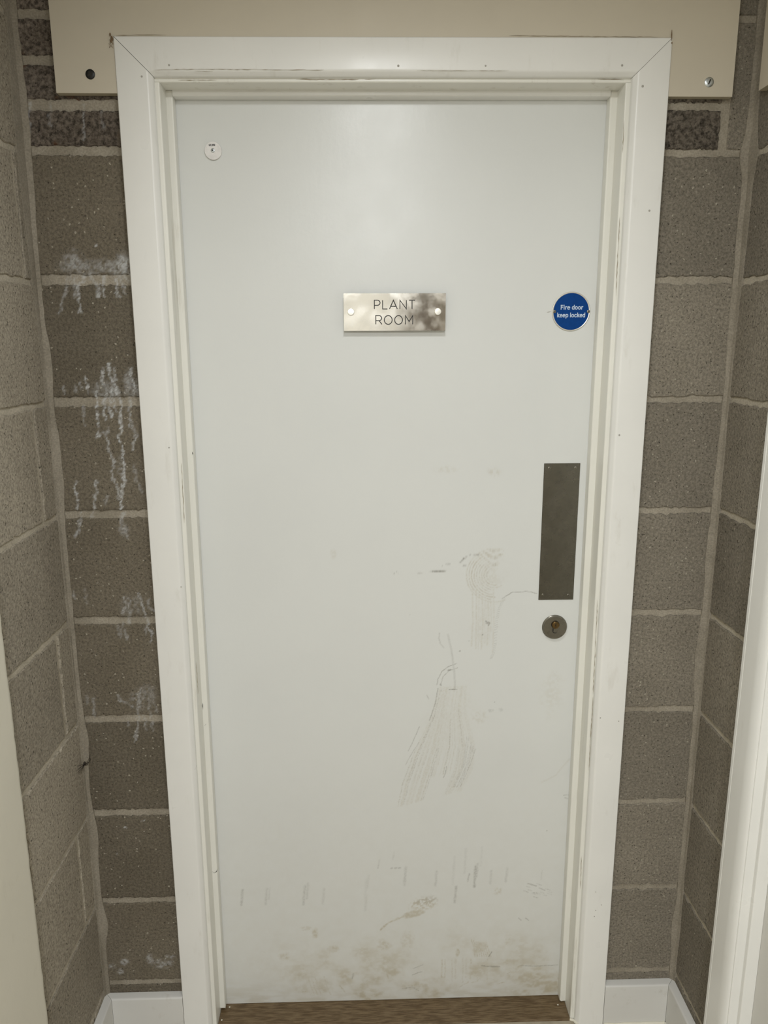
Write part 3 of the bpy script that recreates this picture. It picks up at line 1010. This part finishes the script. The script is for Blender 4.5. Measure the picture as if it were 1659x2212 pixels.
g = G()
ribbon(g, [(at(a, b, DOOR_Y).x, DOOR_Y - .0002, at(a, b, DOOR_Y).z) for a, b in [(1181, 675), (1184, 674.3), (1188, 673.4), (1190.5, 673)]], [.0003, .0016, .0015, .0004])
child(g.build('scuff_mark', M_FILLER), door_1)

# push plate
pt0, pt1 = at(1176.5, 1001, .0645), at(1254.5, 1000.5, .0645)
pb0, pb1 = at(1162.5, 1295.5, .0645), at(1237.5, 1296, .0645)
px0, px1 = (pt0.x + pb0.x) / 2, (pt1.x + pb1.x) / 2
pz1, pz0 = (pt0.z + pt1.z) / 2, (pb0.z + pb1.z) / 2
Yp = DOOR_Y
pf = rounded([(px0, pz0), (px1, pz0), (px1, pz1), (px0, pz1)], 0.0008, 3)
o = G().loft([[(a, Yp, b) for a, b in pf], [(a, Yp - .0012, b) for a, b in pf], [(a + (.0004 if a < .41 else -.0004), Yp - .0016, b + (.0004 if b < 1.2 else -.0004)) for a, b in pf]]).build('push_plate', M_PLATE)
tag(child(o, door_1), 'dull grey steel push plate above the lock')
push = o
for a, b in [(1186.5, 1011), (1243.5, 1010.5), (1172.5, 1285), (1227.5, 1285.5)]:
    p = at(a, b, Yp - .0016)
    s_ = screw('screw', (p.x, Yp - .0016, p.z), .0026, M_ROSE, door_1, .0006)
    s_.parent = push
    s_.matrix_parent_inverse = Matrix.Identity(4)

# lock rose with its euro profile cylinder
c0 = at(1199, 1356, DOOR_Y - .006)
R = .0277
g = G()
g.lathe((c0.x, DOOR_Y, c0.z), [(R, 0), (R, .0018), (R * .97, .0028), (R * .955, .003), (R * .94, .0062), (R * .91, .0072), (R * .5, .0073), (.001, .0073)], 56)
rose = tag(child(auto_smooth(g.build('lock_rose', M_ROSE), 30), door_1), 'round satin nickel lock rose below the push plate')
c1 = at(1200.7, 1351, DOOR_Y - .012)


def sub(o, parent):
    """sub-part under a part of the door"""
    o.parent = parent
    return o


# dark cut-out in the rose, then the cylinder standing in it
prof = [(math.cos(a) * .0092, math.sin(a) * .0092) for a in np.linspace(-1.02, math.pi + 1.02, 28)]
tail = [(-.0055, -.0155), (-.0046, -.0185), (-.002, -.0198), (.002, -.0198), (.0046, -.0185), (.0055, -.0155)]
keyhole = prof + [(-.0055, -.009)] + tail + [(.0055, -.009)]
Yr = DOOR_Y - .0073
sub(G().loft([[(c1.x + a, Yr + .0002, c1.z + b) for a, b in keyhole], [(c1.x + a, Yr - .0002, c1.z + b) for a, b in keyhole]]).build('keyhole_cutout', M_BLACK), rose)
body = [(a * .91 + .0003, b * .91) for a, b in prof] + [(-.0038, -.009), (-.0038, -.0172), (-.001, -.0182), (.0032, -.0182), (.005, -.0168), (.005, -.009)]
sub(auto_smooth(G().loft([[(c1.x + a, Yr, c1.z + b) for a, b in body], [(c1.x + a, Yr - .0012, c1.z + b) for a, b in body]]).build('cylinder_body', M_ROSE), 40), rose)
sub(auto_smooth(G().lathe((c1.x, Yr, c1.z), [(.0083, 0), (.0083, .0042), (.0078, .0052), (.0070, .0056), (.0066, .0052), (.004, .0056), (.0008, .0056)], 32).build('cylinder_plug', M_BRASS), 40), rose)
g = G().box(c1.x - .0006, c1.x + .0006, Yr - .0058, Yr - .005, c1.z - .0045, c1.z + .0042)
g.box(c1.x - .002, c1.x + .0005, Yr - .00585, Yr - .005, c1.z + .0002, c1.z + .0022)
sub(g.build('key_slot', M_BLACK), rose)

# ------------------------------------------------------------------ signs on the door
def letters(strokes, org, y, sx, sz, w, name, mat, parent, th=0.0002, closed_ok=True):
    """print: strokes given in letter units, drawn as flat raised strips"""
    g = G()
    for si, pts in enumerate(strokes):
        closed = len(pts) > 2 and pts[0] == pts[-1]
        P = [Vector((org[0] + a * sx, org[1] + b * sz)) for a, b in pts]
        if closed:
            P = P[:-1]
        n = len(P)
        Lr, Rr = [], []
        for i in range(n):
            pv = P[i - 1] if (closed or i > 0) else None
            nx = P[(i + 1) % n] if (closed or i < n - 1) else None
            d0 = (P[i] - pv).normalized() if pv is not None else (nx - P[i]).normalized()
            d1 = (nx - P[i]).normalized() if nx is not None else d0
            n0, n1 = Vector((-d0.y, d0.x)), Vector((-d1.y, d1.x))
            mm = (n0 + n1)
            mm = mm.normalized() if mm.length > 1e-6 else n0
            k = 1 / max(.38, mm.dot(n0))
            Lr.append(P[i] + mm * k * w / 2)
            Rr.append(P[i] - mm * k * w / 2)
        rng = range(n) if closed else range(n - 1)
        v = [(p.x, y, p.y) for p in Lr] + [(p.x, y, p.y) for p in Rr] + [(p.x, y - th - si * .00005 - .00004 * q_ / n, p.y) for q_, p in enumerate(Lr)] + [(p.x, y - th - si * .00005 - .00004 * q_ / n, p.y) for q_, p in enumerate(Rr)]
        f = []
        for i in rng:
            j = (i + 1) % n
            f.append((2 * n + i, 3 * n + i, 3 * n + j, 2 * n + j))
            f.append((i, 2 * n + i, 2 * n + j, j))
            f.append((n + i, n + j, 3 * n + j, 3 * n + i))
        g.add(v, f)
    o = g.build(name, mat)
    return o


def arc(cx, cy, rx, ry, a0, a1, n=14):
    return [(cx + rx * math.cos(math.radians(a0 + (a1 - a0) * i / n)), cy + ry * math.sin(math.radians(a0 + (a1 - a0) * i / n))) for i in range(n + 1)]


def ring(cx, cy, rx, ry, n=28):
    q = arc(cx, cy, rx, ry, 0, 360, n)
    q[-1] = q[0]
    return q


CAPS = {   # unit cap height 1
    'P': [[(0, 0), (0, 1), (.36, 1)] + arc(.36, .71, .33, .29, 80, -90, 12) + [(0, .42)]],
    'L': [[(0, 1), (0, 0), (.58, 0)]],
    'A': [[(0, 0), (.47, 1), (.94, 0)], [(.17, .3), (.77, .3)]],
    'N': [[(0, 0), (0, 1), (.78, 0), (.78, 1)]],
    'T': [[(0, 1), (.74, 1)], [(.37, 1), (.37, 0)]],
    'R': [[(0, 0), (0, 1), (.38, 1)] + arc(.38, .71, .33, .29, 80, -90, 12) + [(0, .42)], [(.4, .42), (.74, 0)]],
    'O': [ring(.49, .5, .47, .5)],
    'M': [[(0, 0), (0, 1), (.44, .32), (.88, 1), (.88, 0)]],
    'G': [arc(.36, .5, .36, .5, 45, 320, 14) + [(.68, .5), (.4, .5)]],
    'F': [[(0, 0), (0, 1), (.55, 1)], [(0, .53), (.5, .53)]],
    '2': [arc(.28, .7, .28, .3, 160, -20, 8) + [(0, 0), (.6, 0)]],
}
# bold condensed lower case, x-height .72
H = .70
LOW = {
    'F': ([[(.10, 0), (.10, 1)], [(.0, .91), (.50, .91)], [(.1, .52), (.45, .52)]], .55),
    'i': ([[(.1, 0), (.1, H)], [(.1, .83), (.1, 1.0)]], .27),
    'r': ([[(.1, 0), (.1, H)], [(.1, .42), (.2, .6), (.38, .63)]], .42),
    'e': ([[(.06, .38), (.44, .38), (.44, .5)] + arc(.25, .46, .18, .165, 20, 180, 6) + [(.07, .2)] + arc(.25, .22, .18, .15, 190, 345, 6)], .55),
    'd': ([[(.43, 0), (.43, 1)], [(.43, .5)] + arc(.25, .47, .17, .16, 60, 180, 5) + arc(.25, .24, .17, .17, 180, 300, 5) + [(.43, .2)]], .58),
    'o': ([arc(.25, .46, .18, .17, 0, 180, 6) + arc(.25, .24, .18, .17, 180, 360, 6) + [(.43, .46)]], .56),
    'k': ([[(.1, 0), (.1, 1)], [(.12, .3), (.42, H)], [(.2, .4), (.45, 0)]], .52),
    'p': ([[(.1, H), (.1, -.25)], [(.1, .5)] + arc(.28, .46, .17, .17, 120, 0, 5) + arc(.28, .24, .17, .17, 0, -120, 5) + [(.1, .2)]], .58),
    'l': ([[(.1, 0), (.1, 1)]], .27),
    'c': ([arc(.25, .46, .18, .17, 10, 180, 6) + arc(.25, .24, .18, .17, 180, 350, 6)], .52),
    ' ': ([], .28),
}

# brushed steel PLANT ROOM plate on stand-off studs
PY = 0.051
sl, sr_ = at(742.5, 674, PY).x, at(962.5, 674, PY).x
st, sb = at(852, 633.5, PY).z, at(852, 714.5, PY).z
sign = tag(empty('plant_room_sign', ((sl + sr_) / 2, PY, sb)), 'brushed steel PLANT ROOM sign on two round studs, on the white door', 'sign')


def under(o, parent):
    o.parent = parent
    o.matrix_parent_inverse = Matrix.Translation(parent.location).inverted()
    return o


pf = rounded([(sl, sb), (sr_, sb), (sr_, st), (sl, st)], 0.0006, 2)
tilt = 0.0
o = G().loft([[(a, PY + .0016, b) for a, b in pf], [(a, PY, b) for a, b in pf]]).build('plate', M_STEEL)
under(o, sign)
cap = 117 / 6.144 / 1.075 / 1000 * 1.0
def spx(cx, cy):
    return at(720 + cx / 6.144, 610 + cy / 6.144, PY)
for word, yb, spec in [('PLANT', 353, [('P', 545), ('L', 655), ('A', 746), ('N', 884), ('T', 1004)]), ('ROOM', 557, [('R', 564), ('O', 675), ('O', 812), ('M', 957)])]:
    for ch, cx in spec:
        p = spx(cx, yb)
        top = spx(cx, yb - 116)
        hh = top.z - p.z
        o = letters(CAPS[ch], (p.x, p.z), PY - .0001, hh * .98, hh, .0017, 'letter', M_INK, None)
        under(o, sign)
for a, b in [(758, 673.5), (946, 673)]:
    p = at(a, b, PY - .006)
    g = G().lathe((p.x, PY, p.z), [(.0066, -.0145), (.0066, .0054), (.0062, .006), (.003, .0061), (.0006, .0061)], 28)
    under(auto_smooth(g.build('stud', M_ALU), 40), sign)

# blue fire door disc
fc = at(1234, 673, DOOR_Y - .002)
R = .0388
fire = tag(empty('fire_door_sign', (fc.x, DOOR_Y, fc.z)), 'round blue sign reading Fire door keep locked, near the right edge of the door', 'sign')
o = G().lathe((fc.x, DOOR_Y, fc.z), [(R, 0), (R, .0012), (R * .985, .0019), (R * .955, .0021), (R * .93, .0017), (R * .925, .001)], 72).build('rim', M_ALU)
under(auto_smooth(o, 35), fire)
under(G().lathe((fc.x, DOOR_Y, fc.z), [(R * .935, 0), (R * .935, .0016), (R * .4, .0016), (.001, .0016)], 72).build('blue_face', M_BLUE), fire)
Yf = DOOR_Y - .0016
def fpx(cx, cy):
    return at(1170 + cx / 12.76, 610 + cy / 12.76, Yf)
for text, x0, x1, yb, yt in [('Fire door', 520, 1140, 750, 620), ('keep locked', 422, 1200, 964, 835)]:
    adv = sum(LOW[c][1] for c in text) - .05
    a, b = fpx(x0, yb), fpx(x1, yb)
    hh = fpx(x0, yt).z - a.z
    sx = (b.x - a.x) / adv
    u = 0
    for ch in text:
        st_, ad = LOW[ch]
        if st_:
            o = letters(st_, (a.x + u * sx, a.z), Yf - .0001, sx, hh, .00145, 'letter', M_LETTER, None)
            under(o, fire)
        u += ad
for a, sg in [(358, 1), (1290, -1)]:
    p = fpx(a, 803)
    s_ = screw('screw', (p.x, Yf, p.z), .0031, M_ROSE, fire, .0009, 'cross', .5)
    s_.parent = None
    s_.matrix_parent_inverse = Matrix.Identity(4)
    under(s_, fire)

# small white marker disc
dc = at(460.2, 325.5, DOOR_Y - .004)
disc = tag(empty('door_marker_disc', (dc.x, DOOR_Y, dc.z)), 'small white round marker with a centre screw, top left of the door', 'marker')
R = .0162
o = G().lathe((dc.x, DOOR_Y, dc.z), [(R, .0006), (R, .0036), (R * .975, .0041), (R * .3, .0041), (.001, .0041)], 48).build('disc', M_DISC)
under(auto_smooth(o, 35), disc)
s_ = screw('screw', (dc.x - .0004, DOOR_Y - .0041, dc.z + .0003), .0039, M_ZINC, disc, .0009)
s_.matrix_parent_inverse = Matrix.Identity(4)
under(s_, disc)
Yd = DOOR_Y - .0041
p0 = at(400 + 712 / 13.82, 280 + 487 / 13.82, Yd)
w_ = at(400 + 897 / 13.82, 280 + 487 / 13.82, Yd).x - p0.x
h_ = at(400 + 712 / 13.82, 280 + 438 / 13.82, Yd).z - p0.z
u = 0
for ch, ad in zip('GF2PR', (.95, .8, .85, .85, .8)):
    o = letters(CAPS[ch], (p0.x + u * w_ / 4.2, p0.z), Yd - .0001, h_ * .82, h_, .00075, 'letter', M_INK, None)
    under(o, disc)
    u += ad

# ------------------------------------------------------------------ cream boards above
def board_panel(name, poly, face, t0, t1, label):
    n = len(poly)
    base = [face(a, b, t0) for a, b in poly]
    mid = [face(a, b, t1 - .0008) for a, b in poly]
    cx = sum(a for a, b in poly) / n
    top = []
    for a, b in poly:
        top.append(face(a, b, t1))
    g = G()
    v = base + mid + top
    f = []
    for r_ in (0, n):
        for i in range(n):
            j = (i + 1) % n
            f.append((r_ + i, r_ + j, r_ + n + j, r_ + n + i))
    f.append(tuple(range(n))[::-1])
    nside = len(f)
    f.append(tuple(range(2 * n, 3 * n)))
    me = mesh(name, v, f, M_CREAM, None, mats=[M_CREAM, M_CREAM_EDGE], fm=[1] * (nside) + [0])
    return tag(me, label, 'board')


bz = (at(122, 204, -.0165).z + at(1582, 206, -.0165).z) / 2
bl, br = at(122, 203, -.0165).x, at(1582, 205, -.0165).x
e_ = 0.0003
poly = [(bl, bz), (XO_L - e_, bz), (XO_L - e_, ZO + e_ + TILT * (XO_L - .066)), (XO_R + e_, ZO + e_ + TILT * (XO_R - .066)), (XO_R + e_, bz), (br, bz), (br, CEIL - .004), (bl, CEIL - .004)]
board = board_panel('ceiling_boxing_board', poly, lambda a, b, t_: (a, -t_, b), 0.0008, 0.0165, 'wide cream board above the door with one black and one silver screw')
board.name = 'wall_board'
for (a, b), mm, sm, an in [((194.5, 160), M_BLACK, M_ZINC, .5), ((1532.5, 177), M_ZINC, M_BLACK, 1.2)]:
    p = at(a, b, -.018)
    s_ = screw('screw', (p.x, -.0165, p.z), .0084, mm, board, .0022, 'cross' if mm is M_BLACK else 'slot', an, M_DARK)
    s_['label'] = 'black screw head' if mm is M_BLACK else 'silver screw head'
poly = [(.041, bz + .003), (.186, bz + .003), (.186, 2.131), (1.6, 2.131), (1.6, CEIL - .004), (.041, CEIL - .004)]
board_panel('wall_board', poly, lambda a, b, t_: (XR - t_, -a, b), 0.0008, 0.0155, 'cream board on the right side wall, only its corner in view')

# ------------------------------------------------------------------ right casing and door_2
trim_2 = tag(empty('trim_2', (XR, -.19, 0)), 'white moulded casing on the right side wall', 'door casing', 'structure')
a0, a1 = -0.1895, -0.263
prof = [(XR, a0), (XR - .0165, a0), (XR - .018, a0 - .0015), (XR - .018, a0 - .009), (XR - .0168, a0 - .0100), (XR - .0168, a0 - .0112), (XR - .018, a0 - .0122), (XR - .0182, a0 - .05)]
prof += [(XR - .0182 + .0105 * (1 - math.cos(q)), a0 - .05 - .0235 * math.sin(q)) for q in np.linspace(.1, 1.5, 8)] + [(XR, a1)]
under(auto_smooth(G().loft([[(a, b, 0.0) for a, b in prof], [(a, b, 2.128) for a, b in prof]]).build('architrave', M_FRAME), 30), trim_2)
lin = rounded([(XR - .0092, -.2635), (XR + .055, -.2635), (XR + .055, -.24), (XR + .001, -.2635 + .006), (XR - .0092, -.2600)], [.0025, 0, 0, 0, 0])
lin = rounded([(.7205, -.2655), (.80, -.2655), (.80, -.2505), (.7205, -.2505)], [.0025, 0, 0, 0])
under(auto_smooth(G().loft([[(a, b, 0.0) for a, b in lin], [(a, b, 2.06) for a, b in lin]]).build('door_lining', M_FRAME), 30), trim_2)
stp = rounded([(.7385, -.2755), (.762, -.2755), (.762, -.2655), (.7385, -.2655)], [.0025, 0, 0, 0])
under(auto_smooth(G().loft([[(a, b, 0.0) for a, b in stp], [(a, b, 2.06) for a, b in stp]]).build('door_stop', M_FRAME), 30), trim_2)
far = rounded([(.7115, -1.07), (.7115, -1.14), (XR, -1.14), (XR, -1.07)], [.003, .003, 0, 0])
under(auto_smooth(G().loft([[(a, b, 0.0) for a, b in far], [(a, b, 2.128) for a, b in far]]).build('architrave', M_FRAME), 30), trim_2)
under(G().box(.7115, XR - .0002, -1.0695, -.2635, 2.066, 2.128).build('architrave', M_FRAME), trim_2)
under(G().box(.7205, .80, -1.0695, -1.058, 0, 2.06).build('door_lining', M_FRAME), trim_2)
under(G().box(.7205, .80, -1.058, -.2665, 2.06, 2.0655).build('door_lining', M_FRAME), trim_2)
tag(G().box(.7625, .80, -1.057, -.2662, .004, 2.058).build('door_2', M_WHITEWALL), 'white side door beyond the right casing', 'door', 'structure')

# ------------------------------------------------------------------ skirting, sealant, threshold
SK, ST = 0.109, 0.018


def skirt_profile():
    return rounded([(0, 0), (ST, 0), (ST, SK), (0, SK + .0015)], [0, 0, .0045, 0], 4)


def skirting(name, face, u0, u1, label, m0=0.0, m1=0.0):
    pr = skirt_profile()
    r0 = [face(u0 + m0 * d, d, h) for d, h in pr]
    r1 = [face(u1 + m1 * d, d, h) for d, h in pr]
    return tag(auto_smooth(G().loft([r0, r1]).build(name, M_SKIRT), 30), label, 'skirting', 'structure')


fb = lambda u, d, h: (u, -d - .0005, h)
fl = lambda u, d, h: (XL + d + .0005, -u, h)
fr = lambda u, d, h: (XR - d - .0005, -u, h)
b1 = skirting('baseboard_back', fb, XL + .001, XO_L - .0006, 'short white skirting left of the door frame', 1.0, 0)
b2 = skirting('baseboard_back', fb, XO_R + .0006, XR - .001, 'short white skirting right of the door frame', 0, -1.0)
b3 = skirting('baseboard_left', fl, .001, 0.292, 'white skirting along the left block wall', 1.0, 0)
b4 = skirting('baseboard_right', fr, .001, .1885, 'white skirting along the right block wall', 1.0, 0)


def bead(pts, r, parent, name='sealant_bead'):
    rnd = random.Random(len(pts))
    full = []
    for a, b in zip(pts[:-1], pts[1:]):
        a, b = Vector(a), Vector(b)
        n = max(2, int((b - a).length / .012))
        full += [a + (b - a) * i / n for i in range(n)]
    full.append(Vector(pts[-1]))
    o = auto_smooth(G().tube(full, [r * rnd.uniform(.75, 1.2) for _ in full], 8).build(name, M_CAULK, parent), 60)
    return o


bead([(XO_R + .002, -.0205, .003), (XR - .021, -.0205, .003)], .0042, b2)
bead([(XR - .0205, -.022, .003), (XR - .0205, -.188, .003)], .0036, b4)
bead([(XL + .021, -.0205, .003), (XO_L - .002, -.0205, .003)], .004, b1)
bead([(XL + .0205, -.022, .003), (XL + .0205, -.29, .003)], .0036, b3)
bead([(LX_R - .001, -.003, .003), (XI_R - .001, -.007, .003), (XI_R + .006, -.0215, .0025)], .0034, trim_1)
bead([(LX_L + .001, -.003, .003), (XI_L + .001, -.007, .003)], .003, trim_1)

thr = rounded([(-.004, -.02), (.13, -.02), (.13, .0035), (-.004, .0035)], [0, 0, 0, .002])
thr = G().loft([[(LX_L + .0006, a, b) for a, b in thr], [(LX_R - .0006, a, b) for a, b in thr]]).build('trim_3', M_WOOD)
tag(thr, 'brown wooden threshold strip under the white door', 'threshold', 'structure')
g = G()
for px, py in [(496, 2176), (479, 2204), (1205, 2171)]:
    p = at(px, py, 0.02)
    k = (.004 - CAM.z) / (p.z - CAM.z)
    q = CAM + (p - CAM) * k
    g.ball((q.x, q.y, .0048), .0022, .0016, .0013, 8)
g.build('paint_flakes', M_CAULK, thr)['kind'] = 'stuff'

# ------------------------------------------------------------------ spider in the left corner, web scraps on the frame
sp = at(177, 1653, -.0225)
g = G()
bx_, by_, bz_ = XL + .0092, -.0225, sp.z
g.ball((bx_, by_, bz_), .0019, .0021, .0024, 12)
g.ball((bx_ + .0018, by_ + .001, bz_ + .0042), .0026, .0027, .0034, 12)
# four legs braced on the left wall, four on the mortar and the door wall
for ex, ey, dz, up in [(XL + .0012, -.040, -.0075, .003), (XL + .0012, -.043, -.001, .004), (XL + .0012, -.036, .005, .004), (XL + .0014, -.033, -.012, .002),
                       (XL + .0165, -.0022, .0105, -.002), (XL + .0175, -.0022, .004, -.003), (XL + .0135, -.0030, -.0035, .002), (XL + .0085, -.0050, -.0105, .002)]:
    k1 = (bx_ + (ex - bx_) * .35 + .003, by_ + (ey - by_) * .35 - .003, bz_ + dz * .4 + up)
    k2 = (bx_ + (ex - bx_) * .75 + .0012, by_ + (ey - by_) * .78 - .0012, bz_ + dz * .8 + up * .6)
    g.tube([(bx_, by_, bz_), k1, k2, (ex, ey, bz_ + dz)], [.0006, .00055, .00042, .00024], 6)
tag(auto_smooth(g.build('spider', M_SPIDER), 60), 'small black spider on the corner mortar left of the door', 'spider')

g = G()
rnd = random.Random(12)
for px, py in [(237.5, 74), (241, 80), (243, 84), (240, 88)]:
    p = at(px, py, -.02)
    g.ball((p.x, -.0195, p.z), .0011 + rnd.random() * .0008, .0013, .0022 + rnd.random() * .0014, 8)
for k in range(7):
    p = at(238 + rnd.random() * 6, 72 + rnd.random() * 22, -.0185)
    g.tube([(p.x, -.0175, p.z), (p.x + rnd.uniform(-.003, .003), -.0205, p.z - .004), (p.x + rnd.uniform(-.003, .003), -.018, p.z - .008)], .0003, 5)
tag(g.build('web_scrap', M_COCOON), 'brown scrap of web at the top left corner of the door frame', 'cobweb')
g = G()
p = at(1450.5, 80, -.02)
g.tube([(p.x, -.0195, p.z + .012), (p.x + .0002, -.0198, p.z + .004), (p.x + .0006, -.0196, p.z - .006)], [.0003, .0009, .0004], 6)
g.ball((p.x + .0018, -.0185, p.z - .009), .0013, .0013, .002, 8)
tag(g.build('web_scrap', M_COCOON), 'brown scrap of web at the top right corner of the door frame', 'cobweb')

# ------------------------------------------------------------------ ceiling light fittings (above the frame)
for i, (lx, ly, pw, dia) in enumerate(LAMPS):
    g = G()
    R = dia / 2 + .012
    rings = [[(lx + r * math.cos(2 * math.pi * k / 40), ly + r * math.sin(2 * math.pi * k / 40), h) for k in range(40)] for r, h in
             [(R, CEIL - .0005), (R, LAMP_Z + .004), (R - .004, LAMP_Z + .001), (R - .010, LAMP_Z + .003), (R - .010, CEIL - .006), (.01, CEIL - .006)]]
    tag(auto_smooth(g.loft(rings).build('ceiling_light', M_DISC), 35),
        ['round white ceiling light closest to the plant room door', 'round white ceiling light in the middle of the passage', 'round white ceiling light beside the end wall'][i], 'ceiling light')
